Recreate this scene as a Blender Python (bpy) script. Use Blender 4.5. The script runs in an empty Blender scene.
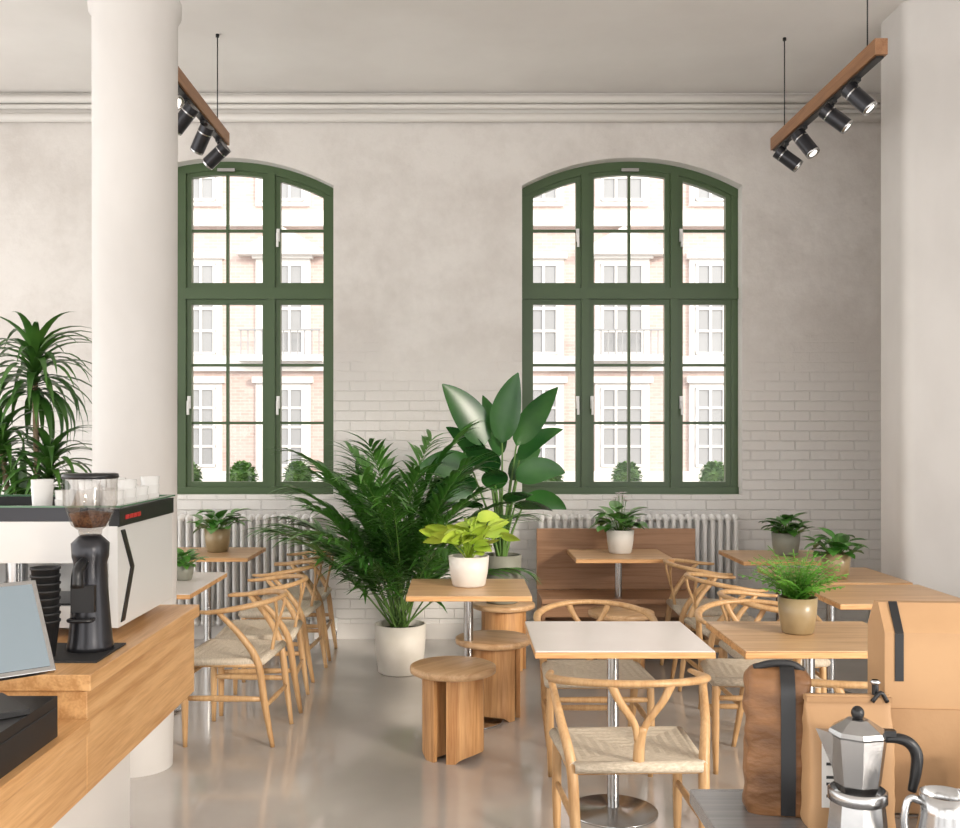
import bpy, math, random
from mathutils import Vector, Matrix, noise
random.seed(7)
R=random.uniform
sc=bpy.context.scene
# ------------------------------------------------------------------ materials
def mat(name,col=(.8,.8,.8),rough=.5,metal=0,emit=None,estr=1,coat=0,spec=None):
    m=bpy.data.materials.new(name); m.use_nodes=True
    b=m.node_tree.nodes['Principled BSDF']
    b.inputs['Base Color'].default_value=(*col,1)
    b.inputs['Roughness'].default_value=rough
    b.inputs['Metallic'].default_value=metal
    if spec is not None: b.inputs['Specular IOR Level'].default_value=spec
    if coat: b.inputs['Coat Weight'].default_value=coat; b.inputs['Coat Roughness'].default_value=.06
    if emit:
        b.inputs['Emission Color'].default_value=(*emit,1); b.inputs['Emission Strength'].default_value=estr
    return m
def nodes(m): return m.node_tree.nodes, m.node_tree.links, m.node_tree.nodes['Principled BSDF']
def noisy(name,c1,c2,scale=4,rough=.5,stretch=(1,1,1),detail=5,bump=0,bscale=None,lo=.35,hi=.65,metal=0,coords='Object',rvar=0,spec=None,coat=0):
    m=mat(name,c1,rough,metal,spec=spec,coat=coat); N,L,b=nodes(m)
    tc=N.new('ShaderNodeTexCoord'); mp=N.new('ShaderNodeMapping'); mp.inputs['Scale'].default_value=stretch
    L.new(tc.outputs[coords],mp.inputs[0])
    n=N.new('ShaderNodeTexNoise'); n.inputs['Scale'].default_value=scale; n.inputs['Detail'].default_value=detail
    L.new(mp.outputs[0],n.inputs['Vector'])
    r=N.new('ShaderNodeValToRGB'); r.color_ramp.elements[0].position=lo; r.color_ramp.elements[1].position=hi
    r.color_ramp.elements[0].color=(*c1,1); r.color_ramp.elements[1].color=(*c2,1)
    L.new(n.outputs['Fac'],r.inputs[0]); L.new(r.outputs[0],b.inputs['Base Color'])
    if bump:
        n2=N.new('ShaderNodeTexNoise'); n2.inputs['Scale'].default_value=bscale or scale*4; n2.inputs['Detail'].default_value=6
        L.new(mp.outputs[0],n2.inputs['Vector'])
        bp=N.new('ShaderNodeBump'); bp.inputs['Strength'].default_value=bump; bp.inputs['Distance'].default_value=.01
        L.new(n2.outputs['Fac'],bp.inputs['Height']); L.new(bp.outputs[0],b.inputs['Normal'])
    if rvar:
        mr=N.new('ShaderNodeMapRange'); mr.inputs[3].default_value=rough-rvar; mr.inputs[4].default_value=rough+rvar
        L.new(n.outputs['Fac'],mr.inputs[0]); L.new(mr.outputs[0],b.inputs['Roughness'])
    return m
def wood(name,axis,c1=(.74,.44,.20),c2=(.46,.22,.08),rough=.42,scale=1):
    st={'x':(1.2,24,24),'y':(24,1.2,24),'z':(24,24,1.2)}[axis]
    m=mat(name,c1,rough); N,L,b=nodes(m)
    tc=N.new('ShaderNodeTexCoord'); mp=N.new('ShaderNodeMapping'); mp.inputs['Scale'].default_value=[s*scale for s in st]
    L.new(tc.outputs['Object'],mp.inputs[0])
    n=N.new('ShaderNodeTexNoise'); n.inputs['Scale'].default_value=1; n.inputs['Detail'].default_value=5; n.inputs['Distortion'].default_value=.8
    L.new(mp.outputs[0],n.inputs['Vector'])
    n2=N.new('ShaderNodeTexNoise'); n2.inputs['Scale'].default_value=6; n2.inputs['Detail'].default_value=3
    L.new(mp.outputs[0],n2.inputs['Vector'])
    mx=N.new('ShaderNodeMath'); mx.operation='MULTIPLY_ADD'; mx.inputs[1].default_value=.35
    L.new(n2.outputs['Fac'],mx.inputs[0])
    ml=N.new('ShaderNodeMath'); ml.operation='MULTIPLY'; ml.inputs[1].default_value=.65; L.new(n.outputs['Fac'],ml.inputs[0])
    L.new(ml.outputs[0],mx.inputs[2])
    r=N.new('ShaderNodeValToRGB'); r.color_ramp.elements[0].position=.40; r.color_ramp.elements[1].position=.63
    r.color_ramp.elements[0].color=(*c1,1); r.color_ramp.elements[1].color=(*c2,1)
    L.new(mx.outputs[0],r.inputs[0]); L.new(r.outputs[0],b.inputs['Base Color'])
    bp=N.new('ShaderNodeBump'); bp.inputs['Strength'].default_value=.1; bp.inputs['Distance'].default_value=.002
    L.new(mx.outputs[0],bp.inputs['Height']); L.new(bp.outputs[0],b.inputs['Normal'])
    return m
woodx=wood('oak_x','x'); woodz=wood('oak_z','z',(.64,.36,.155),(.42,.195,.072))
topx=wood('oak_top','x',(.64,.42,.235),(.46,.265,.125),.36)
chairwood=wood('chair_oak','z',(.58,.37,.185),(.43,.24,.10),.42)
counterx=wood('counter_oak_y','y',(.68,.40,.18),(.47,.24,.09),.36)
benchwood=wood('bench_oak','x',(.42,.235,.13),(.31,.16,.08),.5)
laminate=noisy('pale_laminate',(.66,.60,.57),(.70,.65,.62),3,.28)
cord=noisy('paper_cord',(.66,.58,.47),(.48,.41,.31),60,.8,stretch=(1,6,1),bump=.5,bscale=90)
steel=mat('brushed_steel',(.48,.48,.48),.22,1)
alu=noisy('cast_aluminium',(.50,.50,.50),(.40,.40,.405),12,.27,metal=1)
darksteel=mat('dark_steel',(.04,.04,.045),.28,.6)
black=mat('black_plastic',(.010,.010,.011),.35)
blackmat=mat('black_matte',(.016,.016,.017),.6)
white=mat('white_enamel',(.74,.73,.71),.2)
radwhite=mat('radiator_white',(.76,.75,.73),.35)
green=mat('window_green_paint',(.052,.092,.034),.38)
handle=mat('white_handle',(.75,.75,.73),.3)
potw=noisy('ceramic_white',(.74,.70,.65),(.68,.64,.58),8,.45)
potc=noisy('planter_cream',(.70,.66,.60),(.64,.60,.53),8,.55)
pott=noisy('ceramic_tan',(.33,.25,.14),(.25,.18,.09),10,.32)
potg=noisy('ceramic_greygreen',(.26,.26,.21),(.21,.21,.17),8,.5)
soil=noisy('soil',(.03,.02,.012),(.06,.04,.025),60,.9)
palmg=noisy('palm_leaf',(.035,.13,.018),(.095,.26,.038),3,.34)
strg=noisy('strelitzia_leaf',(.012,.066,.016),(.038,.135,.026),3,.26)
dracg=noisy('dracaena_leaf',(.024,.09,.014),(.085,.21,.035),4,.33)
limeg=noisy('lime_leaf',(.26,.42,.03),(.46,.58,.07),6,.4)
ferng=noisy('fern_leaf',(.10,.32,.03),(.20,.46,.06),6,.45)
midg=noisy('mid_leaf',(.04,.16,.02),(.11,.29,.045),6,.38)
stemg=mat('stem_green',(.10,.20,.04),.5)
bark=noisy('cane_bark',(.22,.15,.09),(.34,.25,.16),20,.8)
petal=mat('white_petal',(.8,.70,.72),.5)
kraft=noisy('kraft_paper',(.42,.245,.12),(.35,.195,.09),8,.7,bump=.15,bscale=30)
kraft2=noisy('kraft_card',(.48,.285,.14),(.40,.23,.11),5,.6,bump=.08,bscale=20)
brownbag=noisy('crinkled_brown_bag',(.12,.052,.018),(.26,.12,.045),9,.5,bump=.7,bscale=20,stretch=(1,1,2.2))
paper=mat('label_paper',(.72,.70,.67),.6)
ink=mat('ink',(.03,.03,.03),.6)
greymetal=noisy('brushed_counter_top',(.30,.30,.31),(.38,.38,.39),3,.22,metal=.6,stretch=(1,30,1))
screen=mat('screen',(.14,.17,.19),.10,emit=(.55,.66,.72),estr=.12)
beans=noisy('coffee_beans',(.06,.02,.008),(.2,.08,.03),140,.5,bump=.8,bscale=160)
red=mat('red_logo',(.5,.02,.02),.4)
lamp=mat('lamp_lens',(.9,.9,.9),.3,emit=(1,.95,.85),estr=2)
greenglass=mat('glass_edge',(.10,.20,.12),.1)
darkt=wood('track_wood','y',(.34,.17,.08),(.23,.105,.045),.5)
def glassmat(name,tint,refl):
    m=bpy.data.materials.new(name); m.use_nodes=True; nt=m.node_tree
    nt.nodes.clear()
    o=nt.nodes.new('ShaderNodeOutputMaterial'); mx=nt.nodes.new('ShaderNodeMixShader')
    t=nt.nodes.new('ShaderNodeBsdfTransparent'); g=nt.nodes.new('ShaderNodeBsdfGlossy')
    t.inputs[0].default_value=(*tint,1); g.inputs['Roughness'].default_value=.03
    mx.inputs[0].default_value=refl
    nt.links.new(t.outputs[0],mx.inputs[1]); nt.links.new(g.outputs[0],mx.inputs[2]); nt.links.new(mx.outputs[0],o.inputs[0])
    return m
glass=glassmat('window_glass',(.98,.98,.98),.03)
hopper=glassmat('hopper_glass',(.80,.78,.76),.12)
def wallmat():
    m=mat('plaster_and_painted_brick',(.6,.57,.53),.75); N,L,b=nodes(m)
    tc=N.new('ShaderNodeTexCoord'); sp=N.new('ShaderNodeSeparateXYZ'); L.new(tc.outputs['Object'],sp.inputs[0])
    cb=N.new('ShaderNodeCombineXYZ'); ad=N.new('ShaderNodeMath'); ad.operation='ADD'
    L.new(sp.outputs[0],ad.inputs[0]); L.new(sp.outputs[1],ad.inputs[1])
    L.new(ad.outputs[0],cb.inputs[0]); L.new(sp.outputs[2],cb.inputs[1])
    br=N.new('ShaderNodeTexBrick'); br.inputs['Scale'].default_value=3.2; br.inputs['Brick Width'].default_value=.75; br.inputs['Row Height'].default_value=.25
    br.inputs['Mortar Size'].default_value=.018; br.inputs['Mortar Smooth'].default_value=.6
    br.inputs['Color1'].default_value=(1,1,1,1); br.inputs['Color2'].default_value=(.75,.75,.75,1); br.inputs['Mortar'].default_value=(0,0,0,1)
    L.new(cb.outputs[0],br.inputs['Vector'])
    n=N.new('ShaderNodeTexNoise'); n.inputs['Scale'].default_value=1.3; n.inputs['Detail'].default_value=9; n.inputs['Roughness'].default_value=.7
    L.new(tc.outputs['Object'],n.inputs['Vector'])
    ma=N.new('ShaderNodeMath'); ma.operation='MULTIPLY_ADD'; ma.inputs[1].default_value=1.8; L.new(n.outputs['Fac'],ma.inputs[0]); L.new(sp.outputs[2],ma.inputs[2])
    mr=N.new('ShaderNodeMapRange'); mr.inputs[1].default_value=3.15; mr.inputs[2].default_value=2.2; mr.inputs[3].default_value=0; mr.inputs[4].default_value=1
    L.new(ma.outputs[0],mr.inputs[0])
    r=N.new('ShaderNodeValToRGB'); r.color_ramp.elements[0].position=.38; r.color_ramp.elements[1].position=.60
    r.color_ramp.elements[0].color=(.58,.54,.505,1); r.color_ramp.elements[1].color=(.69,.655,.62,1)
    L.new(n.outputs['Fac'],r.inputs[0])
    mix=N.new('ShaderNodeMixRGB'); mix.inputs[2].default_value=(.76,.74,.715,1); L.new(mr.outputs[0],mix.inputs[0]); L.new(r.outputs[0],mix.inputs[1])
    L.new(mix.outputs[0],b.inputs['Base Color'])
    hb=N.new('ShaderNodeMath'); hb.operation='MULTIPLY'; L.new(br.outputs['Color'],hb.inputs[0]); L.new(mr.outputs[0],hb.inputs[1])
    n3=N.new('ShaderNodeTexNoise'); n3.inputs['Scale'].default_value=6; n3.inputs['Detail'].default_value=10; n3.inputs['Roughness'].default_value=.6; L.new(tc.outputs['Object'],n3.inputs['Vector'])
    h2=N.new('ShaderNodeMath'); h2.operation='MULTIPLY_ADD'; h2.inputs[1].default_value=.8; L.new(n3.outputs['Fac'],h2.inputs[0]); L.new(hb.outputs[0],h2.inputs[2])
    bp=N.new('ShaderNodeBump'); bp.inputs['Strength'].default_value=.75; bp.inputs['Distance'].default_value=.015
    L.new(h2.outputs[0],bp.inputs['Height']); L.new(bp.outputs[0],b.inputs['Normal'])
    return m
wallm=wallmat()
plaster=noisy('column_plaster',(.60,.575,.55),(.67,.645,.62),2,.7,bump=.25,bscale=6,stretch=(1,1,.6),detail=8)
ceilm=noisy('ceiling_plaster',(.70,.67,.64),(.79,.765,.735),.9,.8,bump=.2,bscale=5,detail=8)
pipem=mat('cornice_paint',(.68,.65,.61),.5)
floorm=noisy('polished_concrete_floor',(.45,.415,.385),(.55,.515,.48),.9,.13,detail=8,rvar=.04,spec=.8,coat=.5)
basem=mat('skirting_paint',(.74,.71,.68),.5)
def brickfac():
    m=mat('facade_brick',(.6,.4,.3),.8); N,L,b=nodes(m)
    tc=N.new('ShaderNodeTexCoord'); sp=N.new('ShaderNodeSeparateXYZ'); L.new(tc.outputs['Object'],sp.inputs[0])
    cb=N.new('ShaderNodeCombineXYZ'); L.new(sp.outputs[0],cb.inputs[0]); L.new(sp.outputs[2],cb.inputs[1])
    br=N.new('ShaderNodeTexBrick'); br.inputs['Scale'].default_value=4.5; br.inputs['Brick Width'].default_value=.7
    br.inputs['Color1'].default_value=(.46,.345,.31,1); br.inputs['Color2'].default_value=(.52,.41,.375,1); br.inputs['Mortar'].default_value=(.54,.48,.45,1)
    L.new(cb.outputs[0],br.inputs['Vector']); L.new(br.outputs['Color'],b.inputs['Base Color'])
    return m
facbrick=brickfac()
facstone=mat('facade_stone',(.70,.68,.655),.8)
facglass=mat('facade_window_glass',(.28,.285,.29),.3)
pave=noisy('pavement',(.2,.19,.18),(.26,.25,.24),3,.9)
bushg=noisy('bush_leaf',(.04,.13,.02),(.14,.27,.06),9,.6)
# ------------------------------------------------------------------ mesh builder
def catmull(pts,n):
    P=[Vector(p) for p in pts]; out=[]
    if len(P)==2: return [P[0].lerp(P[1],i/n) for i in range(n+1)]
    Q=[P[0]*2-P[1]]+P+[P[-1]*2-P[-2]]
    for i in range(1,len(Q)-2):
        a,b,c,d=Q[i-1],Q[i],Q[i+1],Q[i+2]
        for k in range(n):
            t=k/n
            out.append(.5*((2*b)+(c-a)*t+(2*a-5*b+4*c-d)*t*t+(3*b-a-3*c+d)*t**3))
    out.append(P[-1]); return out
class B:
    def __init__(s): s.v=[];s.f=[];s.m=[];s.s=[];s.mats=[]
    def mi(s,m):
        if m not in s.mats: s.mats.append(m)
        return s.mats.index(m)
    def add(s,vs,fs,m,smooth=False,M=None):
        o=len(s.v); k=s.mi(m)
        for v in vs: s.v.append(tuple(M@Vector(v)) if M is not None else tuple(v))
        for f in fs: s.f.append(tuple(i+o for i in f)); s.m.append(k); s.s.append(smooth)
    def box(s,a,b,m,M=None):
        x0,y0,z0=a;x1,y1,z1=b
        s.add([(x0,y0,z0),(x1,y0,z0),(x1,y1,z0),(x0,y1,z0),(x0,y0,z1),(x1,y0,z1),(x1,y1,z1),(x0,y1,z1)],
          [(0,3,2,1),(4,5,6,7),(0,1,5,4),(1,2,6,5),(2,3,7,6),(3,0,4,7)],m,False,M)
    def prism(s,poly,axis,t0,t1,m,M=None):
        f={'x':lambda p,t:(t,p[0],p[1]),'y':lambda p,t:(p[0],t,p[1]),'z':lambda p,t:(p[0],p[1],t)}[axis]
        n=len(poly); vs=[f(p,t0) for p in poly]+[f(p,t1) for p in poly]
        fs=[tuple(range(n))[::-1],tuple(range(n,2*n))]+[(i,(i+1)%n,n+(i+1)%n,n+i) for i in range(n)]
        s.add(vs,fs,m,False,M)
    def lathe(s,prof,c,m,n=32,smooth=True,M=None):
        vs=[];fs=[]
        for r,z in prof:
            for i in range(n):
                a=2*math.pi*i/n; vs.append((c[0]+r*math.cos(a),c[1]+r*math.sin(a),c[2]+z))
        for j in range(len(prof)-1):
            for i in range(n):
                k=(i+1)%n; fs.append((j*n+i,j*n+k,(j+1)*n+k,(j+1)*n+i))
        s.add(vs,fs,m,smooth,M)
    def cyl(s,c,r,h,m,n=24,M=None,r2=None):
        r2=r if r2 is None else r2
        s.lathe([(r,0),(r2,h)],c,m,n,True,M)
        for z,rr in((0,r),(h,r2)):
            vs=[(c[0]+rr*math.cos(2*math.pi*i/n),c[1]+rr*math.sin(2*math.pi*i/n),c[2]+z) for i in range(n)]
            s.add(vs,[tuple(range(n)) if z else tuple(range(n))[::-1]],m,False,M)
    def tube(s,pts,rad,m,n=8,k=6,up=None,M=None,flat=1.0):
        P=catmull(pts,k); N=len(P)
        if not isinstance(rad,(list,tuple)): rad=[rad]*2
        vs=[];fs=[];prev=None
        for i,p in enumerate(P):
            t=(P[min(i+1,N-1)]-P[max(i-1,0)]).normalized()
            if up is not None: sd=t.cross(Vector(up)).normalized()
            else:
                if prev is None:
                    h=Vector((0,0,1)) if abs(t.z)<.9 else Vector((1,0,0)); sd=t.cross(h).normalized()
                else: sd=(prev-t*prev.dot(t)).normalized()
            prev=sd; u=sd.cross(t)
            q=i/(N-1)*(len(rad)-1); j=min(int(q),len(rad)-2); r=rad[j]+(rad[j+1]-rad[j])*(q-j)
            for a in range(n):
                an=2*math.pi*a/n; vs.append(p+sd*r*math.cos(an)+u*r*flat*math.sin(an))
        for i in range(N-1):
            for a in range(n):
                b=(a+1)%n; fs.append((i*n+a,i*n+b,(i+1)*n+b,(i+1)*n+a))
        fs.append(tuple(range(n))[::-1]); fs.append(tuple(range((N-1)*n,N*n)))
        s.add(vs,fs,m,True,M)
    def sphere(s,c,r,m,n=16,k=10,sq=(1,1,1)):
        prof=[(max(1e-4,math.sin(math.pi*i/k)),-math.cos(math.pi*i/k)) for i in range(k+1)]
        M=Matrix.Translation(c)@Matrix.Diagonal((r*sq[0],r*sq[1],r*sq[2],1))
        s.lathe(prof,(0,0,0),m,n,True,M)
    def blade(s,base,d,L,W,droop,m,segs=6,prof=None,fold=.25,side=None):
        d=Vector(d).normalized(); p=Vector(base)
        up=Vector((0,0,1)); fixed=side is not None
        if fixed: side=Vector(side)
        else:
            side=d.cross(up)
            if side.length<.05: side=Vector((1,0,0))
        side=(side-d*side.dot(d)).normalized()
        vs=[];fs=[]
        for i in range(segs+1):
            t=i/segs
            w=W*.5*(prof(t) if prof else math.sin(math.pi*min(1,.08+.92*t)**.8))
            nrm=side.cross(d).normalized()
            vs+= [p-side*w+nrm*w*fold, p.copy(), p+side*w+nrm*w*fold]
            ang=droop/segs
            ax=d.cross(Vector((0,0,-1)))
            if ax.length>.01: d=(Matrix.Rotation(ang,3,ax.normalized())@d).normalized()
            if fixed: side=(side-d*side.dot(d)).normalized()
            p=p+d*L/segs
        for i in range(segs):
            a=i*3; fs+=[(a,a+1,a+4,a+3),(a+1,a+2,a+5,a+4)]
        s.add(vs,fs,m,True)
        return p
    def mesh(s,name):
        me=bpy.data.meshes.new(name); me.from_pydata([tuple(v) for v in s.v],[],s.f)
        for m in s.mats: me.materials.append(m)
        me.polygons.foreach_set('material_index',s.m); me.polygons.foreach_set('use_smooth',s.s)
        me.update(); return me
    def done(s,name,loc=None,rot=0,bevel=0,world=False):
        if world:
            xs=[v[0] for v in s.v];ys=[v[1] for v in s.v];zs=[v[2] for v in s.v]
            loc=((min(xs)+max(xs))/2,(min(ys)+max(ys))/2,min(zs))
            s.v=[(v[0]-loc[0],v[1]-loc[1],v[2]-loc[2]) for v in s.v]
        me=s.mesh(name); return place(me,name,loc or (0,0,0),rot,bevel)
def place(me,name,loc,rot=0,bevel=0):
    o=bpy.data.objects.new(name,me); sc.collection.objects.link(o); o.location=loc; o.rotation_euler=(0,0,rot)
    if bevel:
        b=o.modifiers.new('bevel','BEVEL'); b.width=bevel; b.segments=2; b.limit_method='ANGLE'; b.angle_limit=math.radians(50)
    return o
# ------------------------------------------------------------------ room shell
WY=7.9; CH=4.3; XL,XR=-5.0,5.5; YB=-3.0
WINS=[(-2.74,-1.0),(0.49,2.23)]; SILL=1.135; SPR=3.58; RISE=.22
def archz(x,x0,x1,off=0):
    c=(x0+x1)/2; h=(x1-x0)/2; Rr=(h*h+RISE*RISE)/(2*RISE); cz=SPR+RISE-Rr
    Rr-=off
    return cz+math.sqrt(max(0,Rr*Rr-(x-c)**2))
b=B(); T=.32
def wq(x0,x1,z0,z1): b.add([(x0,WY,z0),(x1,WY,z0),(x1,WY,z1),(x0,WY,z1)],[(0,1,2,3)],wallm)
wq(XL,WINS[0][0],0,CH); wq(WINS[0][1],WINS[1][0],0,CH); wq(WINS[1][1],XR,0,CH)
NS=28
for x0,x1 in WINS:
    wq(x0,x1,0,SILL)
    xs=[x0+(x1-x0)*i/NS for i in range(NS+1)]
    for i in range(NS):
        a,c=xs[i],xs[i+1]; za,zc=archz(a,x0,x1),archz(c,x0,x1)
        b.add([(a,WY,za),(c,WY,zc),(c,WY,CH),(a,WY,CH)],[(0,1,2,3)],wallm)
        b.add([(a,WY,za),(c,WY,zc),(c,WY+T,zc),(a,WY+T,za)],[(3,2,1,0)],basem,True)
    za=archz(x0,x0,x1)
    b.add([(x0,WY,SILL),(x0,WY+T,SILL),(x0,WY+T,za),(x0,WY,za)],[(0,1,2,3)],basem)
    b.add([(x1,WY,SILL),(x1,WY+T,SILL),(x1,WY+T,za),(x1,WY,za)],[(3,2,1,0)],basem)
    b.add([(x0,WY,SILL),(x1,WY,SILL),(x1,WY+T,SILL),(x0,WY+T,SILL)],[(0,1,2,3)],basem)
b.done('wall_back')
b=B(); b.box((XL,YB,-.1),(XR,WY+.3,0),floorm); b.done('floor')
b=B(); b.box((XL-.2,YB,CH),(XR+.2,WY+.3,CH+.2),ceilm); b.done('ceiling')
# unseen left side, invented as open piers and header to let side light in
b=B()
for y in (-3.0,-.4,2.2,4.8,7.5): b.box((XL-.2,y,0),(XL,min(y+.4,WY),CH),wallm)
b.box((XL-.19,-3,3.9),(XL-.01,WY,CH),wallm); b.done('unseen_wall_left')
b=B(); b.box((XR,2.2,0),(XR+.2,WY,CH),wallm); b.done('unseen_wall_right')  # unseen; length set to admit sun but keep it off the pillar
b=B(); b.box((XL,YB-.2,3.5),(XR,YB,CH),wallm)  # unseen, behind the camera; header added to cut sky light on the column
for x in (-5,-1.6,1.7,5.1): b.box((x,YB-.19,0),(x+.4,YB-.01,3.51),wallm)
b.done('unseen_wall_front')
b=B(); b.box((XL,WY-.02,0),(XR,WY,.12),basem); b.done('baseboard_back')
def window(x0,x1,name):
    b=B(); Y0,Y1=WY+.12,WY+.20; c=(x0+x1)/2
    def band(xa,xb,o1,o2,y0,y1,m):
        n=max(2,int((xb-xa)/.05)); vs=[];fs=[]
        for i in range(n+1):
            a=xa+(xb-xa)*i/n
            for o,y in((o1,y0),(o2,y0),(o2,y1),(o1,y1)): vs.append((a,y,archz(a,x0,x1,o)))
        for i in range(n):
            for k in range(4): fs.append((i*4+k,i*4+(k+1)%4,i*4+4+(k+1)%4,i*4+4+k))
        fs+=[(0,1,2,3),(n*4+3,n*4+2,n*4+1,n*4)]
        b.add(vs,fs,m)
    F=.055
    band(x0,x1,0,F+.012,Y0,Y1,green)
    for xx in (x0,x1-F): b.box((xx,Y0+.003,SILL),(xx+F,Y1-.003,archz(xx if xx==x0 else x1,x0,x1)-.004),green)
    b.box((x0,Y0-.02,SILL),(x1,Y1-.001,SILL+.055),green)
    mz=2.743
    b.box((x0+.002,Y0-.016,mz-.045),(x1-.002,Y1-.002,mz+.045),green)
    ms=[c-.357,c+.357]
    for m_ in ms: b.box((m_-.03,Y0-.010,SILL+.01),(m_+.03,Y1-.005,archz(m_,x0,x1,F)),green)
    cells=[(x0+F,ms[0]-.03,0),(ms[0]+.03,ms[1]-.03,1),(ms[1]+.03,x1-F,0)]
    s_=.042; ya,yb=Y0+.010,Y1-.012; yc,yd=Y0+.024,Y1-.024
    for xa,xb,v in cells:
        za,zb=SILL+.055,mz-.045
        b.box((xa,ya,za),(xa+s_,yb,zb),green); b.box((xb-s_,ya,za),(xb,yb,zb),green)
        b.box((xa,ya+.002,za),(xb,yb-.002,za+s_),green); b.box((xa,ya+.002,zb-s_),(xb,yb-.002,zb),green)
        for z in (2.17,1.705): b.box((xa,yc,z-.011),(xb,yd,z+.011),green)
        zc=mz+.045
        b.box((xa,ya,zc),(xa+s_,yb,archz(xa+s_,x0,x1,F+.01)),green); b.box((xb-s_,ya,zc),(xb,yb,archz(xb,x0,x1,F+.01)),green)
        b.box((xa,ya+.002,zc),(xb,yb-.002,zc+s_),green); band(xa,xb,F,F+s_+.005,ya+.003,yb-.003,green)
        b.box((xa,yc,3.25-.011),(xb,yd,3.25+.011),green)
        if v:
            m_=(xa+xb)/2; b.box((m_-.011,yc-.002,za),(m_+.011,yd+.002,zb),green); b.box((m_-.011,yc-.002,zc),(m_+.011,yd+.002,archz(m_,x0,x1,F)),green)
    for xx in (ms[0]-.06,ms[0]+.055,ms[1]+.055):
        for z in (1.86,3.2):
            if z>3 and xx==ms[0]+.055: continue
            b.box((xx-.012,Y0-.012,z-.04),(xx+.012,Y0+.01,z+.06),handle); b.box((xx-.008,Y0-.05,z-.09),(xx+.008,Y0-.03,z+.02),handle); b.box((xx-.007,Y0-.049,z),(xx+.007,Y0,z+.021),handle)
    b.box((c-.07,Y0-.03,3.715),(c+.07,Y0-.002,3.74),steel)
    yg=(Y0+Y1)/2
    n=20; vs=[(x0+.03,yg,SILL+.03),(x1-.03,yg,SILL+.03)]+[(x1-.03-(x1-x0-.06)*i/n,yg,archz(x1-.03-(x1-x0-.06)*i/n,x0,x1,.03)) for i in range(n+1)]
    b.add(vs,[tuple(range(len(vs)))],glass)
    b.done(name)
window(*WINS[0],'window_1'); window(*WINS[1],'window_2')
b=B()
b.box((XL,WY-.03,4.12),(XR,WY,CH),pipem)
for z,r in ((4.245,.034),(4.185,.020),(4.10,.034)):
    b.tube([(XL,WY-.05,z),(XR,WY-.05,z)],r,pipem,n=16,k=1)
b.done('trim_1')
b=B()
b.lathe([(.175,0),(.195,.9),(.20,3.62),(.216,3.64),(.22,3.70),(.203,3.74),(.203,3.9),(.26,4.1),(.30,4.299)],(0,0,0),plaster,64); b.done('column',(-1.575,4.85,0))
b=B(); r=.07; x0,x1,y0,y1=2.755,4.1,6.19,6.60; poly=[]
for cx,cy,a0 in((x0+r,y0+r,180),(x1-r,y0+r,270),(x1-r,y1-r,0),(x0+r,y1-r,90)):
    for i in range(9): a=math.radians(a0+11.25*i); poly.append((cx+r*math.cos(a),cy+r*math.sin(a)))
n=len(poly); b.add([(p[0],p[1],0) for p in poly]+[(p[0],p[1],CH) for p in poly],[(i,(i+1)%n,n+(i+1)%n,n+i) for i in range(n)],plaster,True)
b.done('pillar')
# ------------------------------------------------------------------ radiators
def radiator(x0,x1,name):
    b=B(); n=int((x1-x0)/.06)
    for i in range(n):
        x=x0+.03+i*.06
        for y in (-.04,.04):
            b.tube([(x,y,.16),(x,y,.96)],.018,radwhite,n=8,k=1)
        for z in (.16,.96):
            b.sphere((x,0,z),1,radwhite,8,6,(.028,.065,.035))
    b.tube([(x0,0,.16),(x1,0,.16)],.018,radwhite,k=1); b.tube([(x0,0,.96),(x1,0,.96)],.018,radwhite,k=1)
    b.tube([(x1,0,.16),(x1+.08,0,.16),(x1+.08,0,0)],.012,steel,k=4)
    b.cyl((x1+.08,0,.10),.022,.09,handle,12)
    for xx in (x0+.1,x1-.1): b.box((xx-.015,-.05,0),(xx+.015,.05,.14),radwhite)
    b.done(name,(0,WY-.14,0))
radiator(-2.55,-1.05,'radiator'); radiator(.60,2.16,'radiator')
# ------------------------------------------------------------------ tables
def table(cx,cy,w,d,name='cafe_table',tm=topx,edge=woodx):
    b=B()
    b.box((-w/2,-d/2,.722),(w/2,d/2,.746),edge); b.box((-w/2+.001,-d/2+.001,.746),(w/2-.001,d/2-.001,.752),tm)
    b.cyl((0,0,.01),.026,.70,steel,20); b.box((-.16,-.16,.708),(.16,.16,.722),darksteel)
    b.lathe([(.0001,0),(.19,0),(.19,.008),(.05,.016),(.027,.024)],(0,0,0),steel,36)
    b.done(name,(cx,cy,0),bevel=.004)
table(.652,4.26,.712,.64,tm=laminate)
table(.048,5.62,.67,.64)
table(1.14,7.20,.68,.60)
table(1.485,4.26,.72,.64)
table(2.27,7.10,.70,.66); table(2.27,6.12,.70,.68); table(2.27,5.38,.70,.66)
table(-1.84,7.30,.72,.66); table(-1.81,5.80,.72,.86,tm=laminate)
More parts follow.
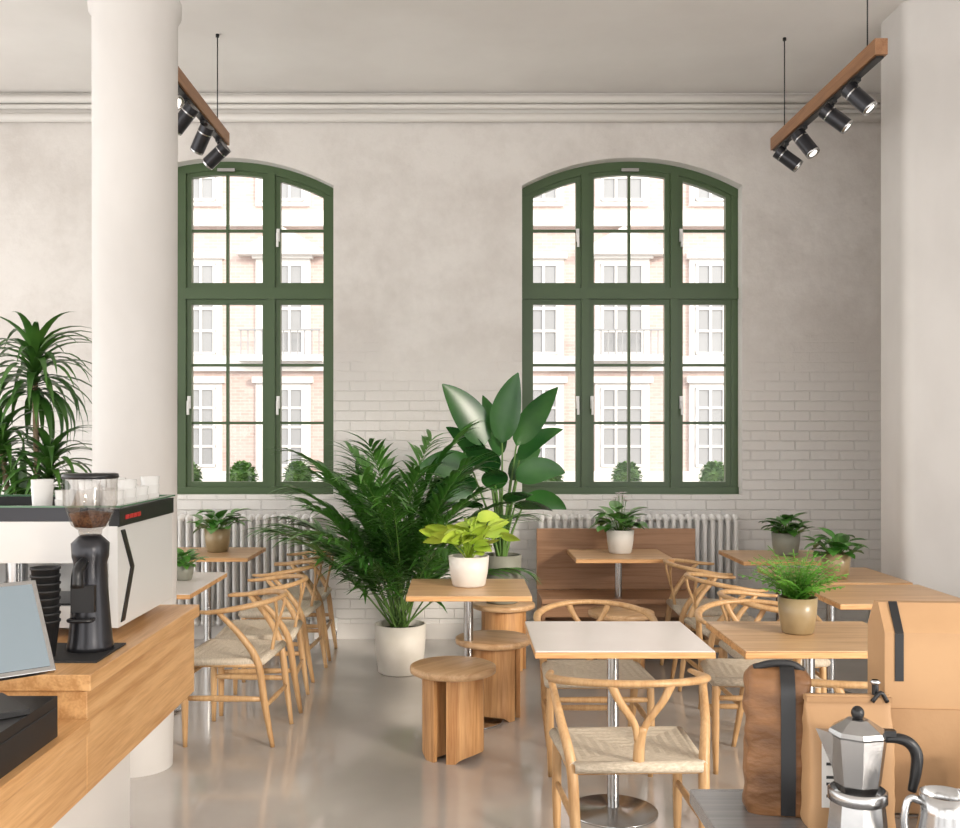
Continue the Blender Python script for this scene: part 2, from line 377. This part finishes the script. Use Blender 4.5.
# ------------------------------------------------------------------ wishbone chair
def chairmesh():
    b=B(); w=chairwood
    for sx in (-1,1):
        b.tube([(sx*.235,.20,0),(sx*.237,.20,.22),(sx*.235,.20,.455)],[.012,.019,.017],w,n=10,k=4)
        b.tube([(sx*.205,-.25,0),(sx*.225,-.215,.22),(sx*.235,-.18,.44),(sx*.262,-.10,.58),(sx*.283,.01,.70)],[.012,.019,.020,.017,.013],w,n=10,k=6)
        b.tube([(sx*.235,.20,.25),(sx*.226,-.21,.25)],[.009,.012,.009],w,k=4,flat=1.4)
        b.tube([(sx*.236,.20,.425),(sx*.236,-.19,.425)],.014,w,k=2)
    b.tube([(-.236,.2,.36),(.236,.2,.36)],[.009,.012,.009],w,k=4,flat=1.3)
    b.tube([(-.22,-.215,.21),(.22,-.215,.21)],[.009,.012,.009],w,k=4,flat=1.3)
    b.tube([(-.236,.2,.425),(.236,.2,.425)],.014,w,k=2); b.tube([(-.236,-.185,.425),(.236,-.185,.425)],.014,w,k=2)
    pts=[(.268,.13,.700),(.284,.05,.702)]
    for i in range(1,10):
        a=math.pi*i/10; pts.append((.288*math.cos(a),-.285*math.sin(a)+.03,.704+.042*math.sin(a)))
    pts+=[(-.284,.05,.702),(-.268,.13,.700)]
    b.tube(pts,[.012,.021,.019,.017,.019,.021,.012],w,n=10,k=4,up=(0,0,1),flat=.72)
    b.tube([(0,-.19,.43),(0,-.205,.52),(.012,-.22,.585)],[.021,.020,.014],w,n=8,k=4,up=(0,1,0),flat=.5)
    for sx in (-1,1):
        b.tube([(sx*.006,-.205,.53),(sx*.022,-.222,.60),(sx*.075,-.238,.68),(sx*.105,-.238,.742)],[.012,.013,.014,.017],w,n=8,k=5,up=(0,1,0),flat=.55)
    fw,bw=.245,.225; z=.452
    C=[(-fw,.215),(fw,.215),(bw,-.195),(-bw,-.195)]
    for i in range(4):
        a,c=C[i],C[(i+1)%4]; b.tube([(a[0],a[1],.440),(c[0],c[1],.440)],.021,cord,n=10,k=1)
    K=13; vs=[];fs=[]
    for k in range(K+1):
        t=k/K; zz=z+.006-.014*t
        for x,y in C: vs.append((x*(1-t),y*(1-t)+.01*t,zz+(.003 if k%2 else 0)))
    for k in range(K):
        for i in range(4):
            j=(i+1)%4; fs.append((k*4+i,(k+1)*4+i,(k+1)*4+j,k*4+j))
    b.add([Vector(v) for v in vs],fs,cord)
    b.add([(x,y,.432) for x,y in C],[(0,1,2,3)],cord)
    return b.mesh('dining_chair')
CM=chairmesh()
def chair(x,y,face): place(CM,'dining_chair',(x,y,0),math.radians(face))
chair(.62,3.70,2); chair(.66,4.90,180)
chair(1.42,3.68,-4); chair(1.46,4.92,176)
for y,x,r in((5.37,-1.20,86),(5.97,-1.18,93),(6.72,-1.19,86),(7.32,-1.18,91)): chair(x,y,r)
for y,x,r in((5.36,1.66,-90),(6.08,1.64,-86),(6.77,1.65,-92)): chair(x,y,r)
# ------------------------------------------------------------------ round stools
def stoolmesh():
    b=B()
    b.lathe([(.0001,.415),(.205,.415),(.215,.42),(.217,.435),(.215,.447),(.205,.452),(.0001,.452)],(0,0,0),topx,48)
    ro,ri=.155,.130
    for a0,a1 in((-150,-15),(10,185)):
        n=24; vs=[];fs=[]
        for i in range(n+1):
            t=i/n; a=math.radians(a0+(a1-a0)*t)
            u=abs(t-.5)*2; zb=0 if u>.72 else .035*math.sqrt(max(0,1-(u/.72)**2))
            for r_ in (ro,ri):
                vs.append((r_*math.cos(a),r_*math.sin(a),zb)); vs.append((r_*math.cos(a),r_*math.sin(a),.415))
        for i in range(n):
            o=i*4; p=o+4
            fs+=[(o,p,p+1,o+1),(o+2,o+3,p+3,p+2),(o,o+2,p+2,p),(o+1,p+1,p+3,o+3)]
        fs+=[(0,1,3,2),(n*4,n*4+2,n*4+3,n*4+1)]
        b.add(vs,fs,woodz,False)
    b.box((-.128,-.012,.02),(.128,.012,.414),woodz)
    return b.mesh('round_stool')
SM=stoolmesh()
for x,y,r in((-.035,5.02,48),(.19,5.72,-25),(.30,6.90,-20),(1.06,6.58,25)): place(SM,'round_stool',(x,y,0),math.radians(r))
# ------------------------------------------------------------------ bench
b=B()
b.box((.58,7.56,.44),(1.78,7.59,.90),benchwood)
b.box((.58,7.10,.405),(1.78,7.56,.44),benchwood)
for x in (.58,1.75): b.box((x,7.14,0),(x+.03,7.55,.405),benchwood)
b.box((.61,7.50,.1),(1.75,7.53,.405),benchwood); b.box((.61,7.16,.30),(1.75,7.18,.405),benchwood)
b.done('wooden_bench',world=True,bevel=.004)
# ------------------------------------------------------------------ service counter
CX=-1.02
b=B()
b.box((-2.7,2.72,.905),(CX+.015,3.86,.95),counterx)
b.box((-2.68,2.735,.62),(CX,3.84,.905),counterx)
b.box((-2.7,.8,.79),(CX+.015,2.72,.83),counterx)
b.box((-2.68,.8,.62),(CX,2.735,.79),counterx)
b.box((-2.6,.8,0),(-1.22,3.70,.62),basem)
b.done('service_counter',world=True,bevel=.003)
# espresso machine
b=B()
X0,X1,Y0,Y1,Z0,Z1=-2.05,-1.10,3.22,3.82,.952,1.37
full=[(Y0,Z0+.03),(Y0-.01,Z1-.06),(Y1,Z1-.06),(Y1,Z0+.03)]
b.prism(full,'x',X1-.03,X1,white); b.prism(full,'x',X0,X0+.03,white)
b.prism([(Y0+.02,Z1-.075),(Y0+.055,Z1-.075),(Y0+.15,Z0+.21),(Y0+.055,Z0+.045),(Y0+.02,Z0+.045),(Y0+.115,Z0+.21)],'x',X1,X1+.004,black)
b.prism([(Y0-.008,Z1-.062),(Y1,Z1-.062),(Y1,Z1-.005),(Y0-.008,Z1-.005)],'x',X1-.028,X1+.006,black)
for k in range(4): b.box((X1+.006,Y0+.05+k*.04,Z1-.042),(X1+.008,Y0+.082+k*.04,Z1-.028),red)
b.box((X0,Y0+.28,Z0+.03),(X1-.031,Y1-.001,Z1-.062),white)
b.box((X0+.001,Y0,Z1-.18),(X1-.031,Y0+.281,Z1-.046),white)
b.box((X0-.005,Y0+.01,Z1-.046),(X1-.03,Y1+.005,Z1-.0455),black)
b.box((X0+.001,Y0,Z0+.03),(X1-.031,Y0+.281,Z0+.10),white); b.box((X0+.04,Y0+.01,Z0+.101),(X1-.05,Y0+.27,Z0+.107),darksteel)
b.box((X0+.05,Y0-.006,Z1-.15),(X0+.45,Y0-.001,Z1-.09),steel)
b.box((X0+.001,Y0,Z1-.045),(X1-.03,Y0+.01,Z1-.001),darksteel); b.box((X0+.001,Y1-.01,Z1-.045),(X1-.03,Y1,Z1-.001),black)
b.box((X0-.001,Y0+.002,Z1-.045),(X0+.01,Y1-.002,Z1),black)
b.box((X0-.01,Y0-.014,Z1),(X1+.01,Y0+.006,Z1+.006),greenglass); b.box((X0-.01,Y1-.01,Z1),(X1+.01,Y1+.01,Z1+.006),greenglass)
b.box((X1-.01,Y0+.006,Z1),(X1+.009,Y1-.01,Z1+.0055),greenglass)
for gx in (-1.82,-1.48):
    b.cyl((gx,Y0+.12,Z1-.26),.035,.09,steel); b.cyl((gx,Y0+.12,Z1-.285),.04,.03,steel)
    b.tube([(gx,Y0+.10,Z1-.27),(gx,Y0-.02,Z1-.275),(gx,Y0-.10,Z1-.29)],[.012,.014,.016],black,k=4)
    b.tube([(gx,Y0+.12,Z1-.285),(gx,Y0+.12,Z1-.31)],.012,steel,k=2)
b.tube([(-1.24,Y0+.02,Z1-.17),(-1.22,Y0-.05,Z1-.22),(-1.23,Y0-.03,Z1-.36)],.006,steel,k=5)
for xx in (X0+.08,X1-.10):
    for yy in (Y0+.06,Y1-.08): b.cyl((xx,yy,Z0-.001),.022,.035,black,16)
b.done('espresso_machine',world=True,bevel=.002)
def cup(c,r,h,m,b): b.lathe([(.0001,0),(r*.72,0),(r*.8,h*.1),(r,h),(r*.93,h),(r*.72,h*.12),(.0001,h*.12)],c,m,20)
b=B(); zt=Z1-.045
for ix in range(3):
    for iy in range(4):
        x=-1.15-ix*.08; y=3.32+iy*.13
        for k in range(2+(ix+iy)%2): cup((x,y,zt+k*.03),.034,.065,white,b)
b.done('stacked_cups',world=True)
b=B(); cup((0,0,0),.036,.11,white,b); cup((0,0,.02),.036,.11,white,b); b.done('takeaway_cup_stack',(-1.395,3.34,zt))
# grinder
b=B()
b.lathe([(.0001,0),(.068,0),(.068,.012),(.064,.03),(.058,.10),(.050,.20),(.048,.26),(.054,.28),(.056,.32),(.03,.345),(.0001,.345)],(0,0,0),darksteel,40)
b.lathe([(.033,.345),(.035,.36),(.055,.375),(.078,.44),(.080,.52)],(0,0,0),hopper,40)
b.lathe([(.0001,.364),(.045,.370),(.062,.41),(.0001,.42)],(0,0,0),beans,32)
b.lathe([(.0001,.532),(.081,.530),(.083,.52),(.079,.515)],(0,0,0),black,40)
b.tube([(0,-.05,.27),(0,-.10,.25),(0,-.105,.20)],[.014,.016,.02],black,k=4)
b.tube([(-.03,-.055,.10),(-.03,-.09,.10),(.03,-.09,.10),(.03,-.055,.10)],.006,black,k=4)
b.box((-.035,-.065,.12),(.035,-.045,.2),black)
b.done('coffee_grinder',(-1.12,3.03,.956))
b=B()
b.box((-1.27,2.86,.9505),(-1.04,3.115,.956),blackmat)
b.done('rubber_mat',world=True)
def cupstack(x,y,z,n,name):
    b=B()
    for i in range(n): b.lathe([(.0001,0),(.028,0),(.040,.10),(.043,.10),(.043,.106),(.037,.106),(.026,.005)],(0,0,i*.022),blackmat,24)
    b.done(name,(x,y,z))
cupstack(-1.215,2.93,.956,8,'paper_cup_stack'); cupstack(-1.35,3.03,.9505,4,'paper_cup_stack')
# POS
b=B(); b.box((-1.50,2.17,.831),(-1.03,2.56,.935),black); b.box((-1.48,2.165,.845),(-1.06,2.169,.91),blackmat); b.box((-1.28,2.16,.865),(-1.25,2.164,.88),steel); b.box((-1.0295,2.19,.905),(-1.028,2.54,.91),blackmat); b.done('cash_drawer',world=True,bevel=.004)
b=B()
b.box((-.09,-.10,0),(.09,.10,.015),black); b.tube([(0,.04,.014),(0,.05,.07),(0,.0,.13)],[.03,.025,.03],steel,k=4)
M=Matrix.Translation((0,0,.19))@Matrix.Rotation(math.radians(-35),4,'X')
b.box((-.16,-.008,-.125),(.16,.010,.125),steel,M); b.box((-.148,-.011,-.113),(.148,-.0085,.113),screen,M)
b.done('tablet_register',(-1.16,2.40,.9355),math.radians(42),bevel=.003)
# ------------------------------------------------------------------ foreground counter
b=B(); b.box((.455,1.2,.87),(1.9,1.985,.90),greymetal); b.box((.50,1.24,0),(1.88,1.94,.87),blackmat); b.done('bar_counter',world=True,bevel=.003)
P_flat=[(0,1,1),(.04,1.02,1.05),(.3,1.0,1.08),(.6,1.0,1.0),(.78,1.0,.72),(.88,1.0,.35),(.92,1.0,.22),(1,1,.22)]
P_round=[(0,.94,.94),(.03,1,1),(.25,1.03,1.08),(.5,1.0,1.05),(.75,1.0,1.0),(.86,1.0,.9),(.93,.95,.72),(.975,.86,.5),(1,.70,.25)]
def bag(name,w,d,h,m,loc,rot,prof=P_flat,extra=None,e=.28,cr=.002):
    b=B(); vs=[];fs=[]; k=48
    lv=[]
    for i in range(len(prof)-1):
        for q in range(4):
            t=q/4; lv.append(tuple(prof[i][j]*(1-t)+prof[i+1][j]*t for j in range(3)))
    lv.append(prof[-1])
    for z,sx,sy in lv:
        for i in range(k):
            a=2*math.pi*i/k; ca,sa=math.cos(a),math.sin(a)
            x=math.copysign(abs(ca)**e,ca)*w/2*sx; y=math.copysign(abs(sa)**e,sa)*d/2*sy
            nz=noise.noise(Vector((x*25,y*25+3,z*h*45)))
            fct=1+nz*cr/.03
            vs.append((x*fct,y*fct,z*h))
    for j in range(len(lv)-1):
        for i in range(k):
            q=(i+1)%k; fs.append((j*k+i,j*k+q,(j+1)*k+q,(j+1)*k+i))
    fs+= [tuple(range(k))[::-1],tuple(range((len(lv)-1)*k,len(lv)*k))]
    b.add(vs,fs,m,True)
    if extra: extra(b,w,d,h)
    return b.done(name,loc,rot)
def ex1(b,w,d,h):
    X=.016
    P=[(X,-d*.53,0.003),(X,-d*.60,.25*h),(X,-d*.59,.5*h),(X,-d*.57,.75*h),(X,-d*.52,.88*h),(X,-d*.32,.99*h),(X,0,1.025*h),(X,d*.3,.99*h),(X,d*.53,.86*h),(X,d*.6,.4*h)]
    P=catmull(P,4); vs=[]
    for p in P: vs+=[(p.x-.013,p.y,p.z),(p.x+.013,p.y,p.z)]
    b.add(vs,[(2*i,2*i+1,2*i+3,2*i+2) for i in range(len(P)-1)],black,True)
    b.tube([(-w*.36,-.012,h*.98),(-w*.1,-.016,h*1.02),(w*.2,-.014,h*1.02),(w*.40,-.008,h*.97)],.005,blackmat,k=4,flat=1.4)
bag('coffee_bag',.116,.085,.27,brownbag,(.595,1.88,.90),math.radians(-12),P_round,ex1,.42,.0035)
def ex2(b,w,d,h):
    y=-d*.55
    b.box((-w*.38,y-.002,.045),(w*.20,y-.0005,h*.70),paper)
    for i,(ww,z) in enumerate(((.10,.62),(.24,.52),(.38,.42),(.42,.37),(.3,.28))):
        b.box((-w*.33,y-.003,h*z-.0025),(-w*.33+w*ww,y-.002,h*z+.0025),ink)
    b.box((-w*.5,-.012,h*.95),(w*.5,.012,h*.99),kraft)
    b.cyl((w*.33,0,h*.99),.006,.022,black,12); b.lathe([(.006,.0),(.010,.004),(.006,.008)],(w*.33,0,h*1.08),steel,16); b.tube([(w*.26,-.014,h*.96),(w*.36,-.014,h*1.03),(w*.44,-.013,h*.96)],.004,black,k=4)
bag('kraft_coffee_bag',.150,.07,.235,kraft2,(.697,1.80,.90),math.radians(-3),P_flat,ex2,.28,.001)
b=B(); w,d,h=.18,.10,.385
b.prism([(-d/2,0),(d/2,0),(d/2,h-.05),(.012,h),(-.012,h),(-d/2,h-.05)],'x',-w/2,w/2,kraft2)
b.box((-w/2+.018,-d/2-.002,h-.14),(-w/2+.034,-d/2-.0003,h-.052),black)
b.prism([(-d/2-.0018,h-.052),(-.014,h+.001),(-.014,h+.003),(-d/2-.0018,h-.05)],'x',-w/2+.018,-w/2+.034,black)
b.box((-w/2+.001,-d/2-.005,.002),(w/2-.001,-d/2-.0006,h-.19),kraft)
b.done('paper_bag',(.883,1.90,.90),math.radians(-5),bevel=.0015)
b=B(); b.lathe([(.0001,0),(.04,0),(.042,.01),(.042,.11),(.036,.12),(.036,.135),(.0001,.137)],(0,0,0),black,32); b.done('coffee_canister',(.935,1.75,.90))
# moka pot
b=B()
def oct_(prof,m): b.lathe(prof,(0,0,0),m,8,False)
oct_([(.0001,0),(.050,0),(.052,.004),(.044,.085),(.0001,.085)],alu)
b.lathe([(.043,.083),(.048,.086),(.048,.102),(.044,.105)],(0,0,0),alu,40)
oct_([(.032,.100),(.038,.115),(.048,.195),(.050,.198),(.0001,.199)],alu)
oct_([(.048,.198),(.045,.205),(.018,.222),(.0001,.224)],alu)
b.sphere((0,0,.232),.011,black,12,8,(1,1,1.1))
b.add([(-.036,-.018,.198),(-.036,.018,.198),(-.068,0,.203),(-.040,0,.135)],[(0,2,3),(2,1,3),(0,3,1),(0,1,2)],alu)
b.sphere((0,-.047,.05),.006,steel,10,8)
b.tube([(.044,0,.190),(.066,0,.192),(.084,0,.184),(.094,0,.165),(.092,0,.135),(.086,0,.105)],[.006,.009,.010,.010,.009,.007],black,n=10,k=5)
b.box((.03,-.008,.196),(.060,.008,.206),black)
b.done('moka_pot',(.672,1.69,.90),math.radians(-10))
b=B()
b.lathe([(.0001,0),(.040,0),(.044,.004),(.044,.05),(.036,.095),(.038,.125),(.036,.125),(.034,.095),(.041,.05),(.0001,.01)],(0,0,0),steel,40)
b.tube([(-.036,0,.112),(-.056,0,.116),(-.064,0,.09),(-.060,0,.05),(-.043,0,.03)],.004,steel,k=6,flat=1.6)
b.add([(.030,-.02,.125),(.030,.02,.125),(.052,0,.132),(.034,0,.09)],[(0,2,3),(2,1,3)],steel)
b.done('milk_pitcher',(.780,1.61,.90))
# ------------------------------------------------------------------ track lights
def track(x,ya,yb,z,name,heads,rods):
    b=B()
    b.box((x-.033,ya,z-.042),(x+.033,yb,z+.042),darkt); b.box((x-.02,ya+.02,z-.055),(x+.02,yb-.02,z-.0425),black)
    for y in rods:
        b.tube([(x,y,z+.04),(x,y,CH-.001)],.004,black,k=1); b.cyl((x,y,CH-.02),.012,.019,black,16)
    for y,tx,ty in heads:
        b.cyl((x,y,z-.13),.008,.08,black,10); b.box((x-.014,y-.03,z-.075),(x+.014,y+.03,z-.0555),black)
        M=Matrix.Translation((x,y,z-.15))@Matrix.Rotation(math.radians(ty),4,'Z')@Matrix.Rotation(math.radians(tx),4,'X')
        b.cyl((0,0,-.10),.046,.17,darksteel,24,M); b.lathe([(.046,-.10),(.045,-.112),(.038,-.114),(.03,-.1035)],(0,0,0),steel,24,True,M)
        b.cyl((0,0,-.108),.026,.004,lamp,20,M)
        b.lathe([(.0468,.02),(.0468,.028)],(0,0,0),steel,24,True,M)
    b.done(name)
track(-1.63,5.20,6.93,3.655,'track_light',[(5.55,-48,60),(5.95,45,70),(6.35,40,50),(6.75,-52,-105)],[6.72,5.5])
track(2.20,5.22,6.98,3.635,'track_light',[(5.55,-42,60),(5.90,48,-110),(6.40,-35,50),(6.76,50,-105)],[6.78,5.40])
# ------------------------------------------------------------------ plants
def rdir(az,el): return Vector((math.cos(az)*math.cos(el),math.sin(az)*math.cos(el),math.sin(el)))
def pot(b,r1,r2,h,m):
    b.lathe([(.0001,0),(r1*.9,0),(r1,.01),((r1+r2)/2*1.03,h*.5),(r2,h),(r2*.9,h),(r2*.88,h*.86),(.0001,h*.86)],(0,0,0),m,40)
    b.lathe([(.0001,h*.875),(r2*.87,h*.87)],(0,0,0),soil,24)
b=B(); pot(b,.15,.175,.33,potc)
lp=lambda t:(.35+1.3*t if t<.4 else max(.03,(1-t)/.6*.87))
NF=38
for i in range(NF):
    az=i*2.399+R(-.2,.2); t=i/(NF-1)
    el=math.radians(87-41*t+R(-6,6)); L=R(1.25,1.5)*(1-.30*t)
    d=rdir(az,el)
    d=Vector((d.x-.02,d.y*.75,d.z)).normalized()
    p=Vector((R(-.05,.05),R(-.05,.05),.28)); segs=16; droop=R(.6,1.0)
    pts=[p.copy()]; dirs=[d.copy()]
    for k in range(segs):
        ax=d.cross(Vector((0,0,-1))).normalized(); d=(Matrix.Rotation(droop*(k/segs)*1.8/segs,3,ax)@d).normalized()
        p=p+d*L/segs; pts.append(p.copy()); dirs.append(d.copy())
    b.tube(pts,[.007,.005,.002],stemg,n=5,k=1)
    for k in range(5,segs+1):
        for h in (0,.5):
            tt=(k+h-5)/(segs-4)
            if k==segs and h: continue
            q=pts[k] if not h else (pts[k]+pts[min(k+1,segs)])/2
            dd=dirs[k]; sd=dd.cross(Vector((0,0,1))).normalized()
            up=sd.cross(dd)
            for s_ in (-1,1):
                ld=(dd*(.8+.6*tt)+sd*s_*(1.0-.5*tt)+up*.2+Vector((R(-.1,.1),R(-.1,.1),R(-.1,.1)))).normalized()
                b.blade(q,ld,(.36-.12*tt)*R(.85,1.1)*(0.75+min(tt*2,.25)),.046,R(.5,1.1),palmg,segs=4,prof=lp,fold=.3)
b.done('potted_palm',(-.405,6.78,0))
# bird of paradise
b=B(); pot(b,.115,.135,.33,potg)
pr=lambda t: (math.sin(math.pi*min(1,max(0,t))**.75)**.75 if 0<t<1 else .04)
LV=[(-.12,.02,1.08,-.40,-.08,.9,.52,.25,.35,25),(.0,-.03,1.10,.10,-.1,1,.50,.23,.3,-30),(.10,.03,1.08,.38,-.1,.9,.50,.20,.4,20),
(-.02,.1,1.0,-.12,.1,1,.46,.20,.3,40),(-.20,-.05,.90,-.75,-.15,.45,.40,.20,.9,20),(-.16,.08,.80,-.9,.1,.25,.38,.17,.9,-20),
(.10,-.05,.84,.6,-.2,.6,.36,.18,1.1,-25),(.08,-.10,.66,.6,-.3,.45,.30,.16,1.2,20),(.06,.08,.84,.4,.3,.8,.36,.17,.7,30),
(-.06,-.12,.90,-.3,-.4,.75,.38,.20,.9,-10),(.03,-.14,.70,.3,-.5,.6,.32,.17,1.1,15),(-.14,-.1,.66,-.6,-.4,.5,.34,.17,1.1,-30),(.12,.02,.98,.5,.0,.85,.38,.16,.8,-40),(-.08,.06,.94,-.5,.1,.85,.42,.20,.6,-45),
(-.04,-.08,.78,-.1,-.5,.8,.34,.18,1.0,5),(.16,.0,.70,.85,-.1,.3,.30,.14,1.0,10),(-.2,0,.74,-.8,-.2,.5,.34,.16,1.2,10)]
for x,y,z,dx,dy,dz,L,W,dr,yaw in LV:
    b.tube([(x*.1,y*.1,.28),(x*.45,y*.45,.28+(z-.28)*.5),(x,y,z)],[.011,.009,.006],stemg,n=6,k=5)
    d=Vector((dx,dy,dz)).normalized()
    side=Vector((math.cos(math.radians(yaw)),math.sin(math.radians(yaw)),0))
    if abs(dx)>.6: side=side+Vector((0,0,-1.2 if dx>0 else 1.2))
    b.blade((x,y,z),d,L,W,dr,strg,segs=14,prof=pr,fold=.2,side=side)
b.done('potted_bird_of_paradise',(.29,6.90,.453))
# dracaena
b=B(); pot(b,.17,.2,.38,potc)
crowns=[(0.0,0,1.92,.46,75),(.10,-.05,1.36,.40,65),(-.20,.05,1.50,.40,60),(-.10,.08,1.10,.36,50)]
for cx,cy,cz,L,n in crowns:
    b.tube([(cx*.3,cy*.3,.3),(cx*.6+.02,cy*.6,cz*.5),(cx,cy,cz)],[.024,.02,.016],bark,n=8,k=6)
    for i in range(n):
        t=i/n; az=i*2.399; el=math.radians(82-75*t+R(-8,8))
        b.blade((cx,cy,cz+.12-.22*t),rdir(az,el),L*R(.85,1.1),.056,R(1.4,2.3),dracg,segs=8,prof=lambda t:(.5+t if t<.4 else max(.03,(1-t)/.6*.9)),fold=.3)
b.done('potted_dracaena',(-2.36,5.55,0))
def small(name,loc,potm,r,h,kind,H,S):
    b=B(); pot(b,r*.82,r,h,potm)
    if kind=='lime':
        for i in range(46):
            az=i*2.4; el=math.radians(R(38,88)); sl=R(.25,1.0)*H*.78; d=rdir(az,el); e=Vector((0,0,h*.85))+d*sl
            b.tube([(0,0,h*.8),e*.5+Vector((0,0,h*.5)),e],.003,limeg,n=4,k=3)
            a_=R(-.9,.9)
            b.blade(e,rdir(az+R(-.6,.6),el*R(.3,.8)),S*R(.7,1.05),S*.48,R(.3,1.0),limeg,segs=6,prof=pr,fold=.35,side=(math.cos(a_),math.sin(a_),R(-.4,.4)))
    elif kind=='fern':
        for i in range(60):
            az=i*2.4; el=math.radians(R(38,89)); L=H*R(.75,1.15); d=rdir(az,el); p=Vector((0,0,h*.85))
            pts=[p.copy()]; dirs=[]
            for k in range(9):
                ax=d.cross(Vector((0,0,-1))).normalized(); d=(Matrix.Rotation(.07,3,ax)@d).normalized(); p=p+d*L/9; pts.append(p.copy()); dirs.append(d.copy())
            b.tube(pts,.0016,ferng,n=4,k=1)
            for k in range(1,9):
                sd=dirs[k].cross(Vector((0,0,1))).normalized()
                for s_ in(-1,1): b.blade(pts[k],dirs[k]*.5+sd*s_,S*.34*(1-abs(k-4)/9),.018,.4,ferng,segs=3)
    else:
        for i in range(38):
            az=i*2.4; el=math.radians(R(10,85)); d=rdir(az,el); e=Vector((0,0,h*.85))+d*R(.35,1)*H*.62
            b.tube([(0,0,h*.8),e],.0025,stemg,n=4,k=2)
            b.blade(e,rdir(az,R(.1,.9)),S*R(.7,1.1),S*.62,R(.4,1.1),midg,segs=5,prof=pr,fold=.25)
    if kind=='flower':
        for i in range(9):
            az=i*2.4; e=Vector((0,0,h+H*R(.6,.85)))+rdir(az,.2)*R(.02,.07)
            b.tube([(0,0,h*.8),e],.002,stemg,n=4,k=2)
            for j in range(5): b.blade(e,rdir(j*1.257,.5),.035,.028,.5,petal,segs=3,prof=pr)
    b.done(name,loc)
small('potted_plant',(.05,5.66,.7525),potw,.115,.17,'lime',.32,.15)
small('potted_plant',(1.455,4.31,.7525),pott,.083,.155,'fern',.25,.15)
small('potted_plant',(2.24,5.96,.7525),pott,.085,.15,'mid',.20,.12)
small('potted_plant',(2.32,7.12,.7525),potg,.10,.16,'mid',.22,.13)
small('potted_plant',(1.16,7.24,.7525),potw,.10,.17,'flower',.30,.16)
small('potted_plant',(-1.78,7.34,.7525),pott,.095,.17,'mid',.27,.14)
small('potted_plant',(-1.63,5.9,.7525),potg,.06,.09,'mid',.14,.08)
# ------------------------------------------------------------------ outside
b=B(); b.box((-30,WY+.4,-.3),(30,40,-.1),pave); b.done('street')
FY=17.0
b=B(); b.box((-14,FY,-.1),(14,FY+1,13),facbrick)
b.box((-14,FY-.12,-.1),(14,FY+.01,1.0),facstone)
for z0,z1,p in((2.7,2.95,.12),(5.15,5.4,.15),(8.2,8.6,.25)): b.box((-14.01,FY-p,z0),(14.01,FY+.01,z1),facstone)
cols=[-8.4,-6.6,-4.5,-3.0,-1.0,1.3,2.75,4.35,6.2,8.2]
for i,x in enumerate(cols):
    for z0,z1 in((1.1,2.4),(3.0,4.5),(5.6,7.1)):
        w=.36
        b.box((x-w-.1,FY-.06,z0-.1),(x+w+.1,FY+.01,z1+.12),facstone)
        b.box((x-w+.02,FY-.07,z0),(x+w-.02,FY-.055,z1),facglass)
        for k in range(4):
            xx=x-w+.02+k*(2*w-.04)/3; b.box((xx-.02,FY-.10,z0-.02),(xx+.02,FY-.05,z1+.02),facstone)
        for k in range(5):
            zz=z0+(z1-z0)*k/4; b.box((x-w,FY-.095,zz-.02),(x+w,FY-.05,zz+.02),facstone)
        if z0==3.0 and i in(1,3,6,8):
            b.prism([(x-.75,z1+.15),(x+.75,z1+.15),(x+.62,z1+.28),(x,z1+.62),(x-.62,z1+.28)],'y',FY-.25,FY+.01,facstone)
            for k in range(12): b.box((x-.65+k*.118,FY-.4,z0-.05),(x-.63+k*.118,FY-.38,z0+.35),facglass)
            b.box((x-.68,FY-.42,z0+.35),(x+.68,FY-.37,z0+.38),facglass); b.box((x-.7,FY-.45,z0-.15),(x+.7,FY,z0-.055),facstone)
        b.box((x-w-.15,FY-.14,z1+.10),(x+w+.15,FY+.01,z1+.2),facstone)
b.done('building_facade')
b=B(); b.box((-6,10.6,-.099),(6,11.0,.95),facstone); b.done('planter_wall')
for x in (-3.55,-2.95,-2.35,-1.75,-.9,.2,.95,1.8,2.75,3.4):
    b=B(); b.cyl((0,0,0),.05,.08,bark,10)
    n=260
    for i in range(n):
        ph=math.acos(1-2*(i+.5)/n); az=i*2.39996; d=Vector((math.cos(az)*math.sin(ph),math.sin(az)*math.sin(ph),math.cos(ph)))
        b.blade(d*.13+Vector((0,0,.21)),d+Vector((R(-.6,.6),R(-.6,.6),R(-.6,.6))),.06,.05,.2,bushg,segs=2)
    b.sphere((0,0,.21),.14,bushg,16,10); b.done('topiary_bush',(x,10.8,.951))
# ------------------------------------------------------------------ light
w=bpy.data.worlds.new('sky'); sc.world=w; w.use_nodes=True
bg=w.node_tree.nodes['Background']; bg.inputs[0].default_value=(1,.985,.965,1); bg.inputs[1].default_value=1.75
def sun(name,dirv,st,ang,col):
    l=bpy.data.lights.new(name,'SUN'); l.energy=st; l.angle=math.radians(ang); l.color=col
    o=bpy.data.objects.new(name,l); sc.collection.objects.link(o); o.rotation_euler=Vector(dirv).to_track_quat('-Z','Y').to_euler()
sun('sun',(-.60,.66,-.29),2.0,12,(1,.90,.78))
# ------------------------------------------------------------------ camera
cd=bpy.data.cameras.new('camera'); cam=bpy.data.objects.new('camera',cd); sc.collection.objects.link(cam)
cd.sensor_width=36; cd.lens=37.5; cd.shift_x=20/960; cd.shift_y=22/960; cd.clip_start=.05
cam.location=(0,0,1.6); cam.rotation_euler=(math.pi/2,0,0); sc.camera=cam
sc.view_settings.view_transform='Standard'; sc.view_settings.exposure=.82
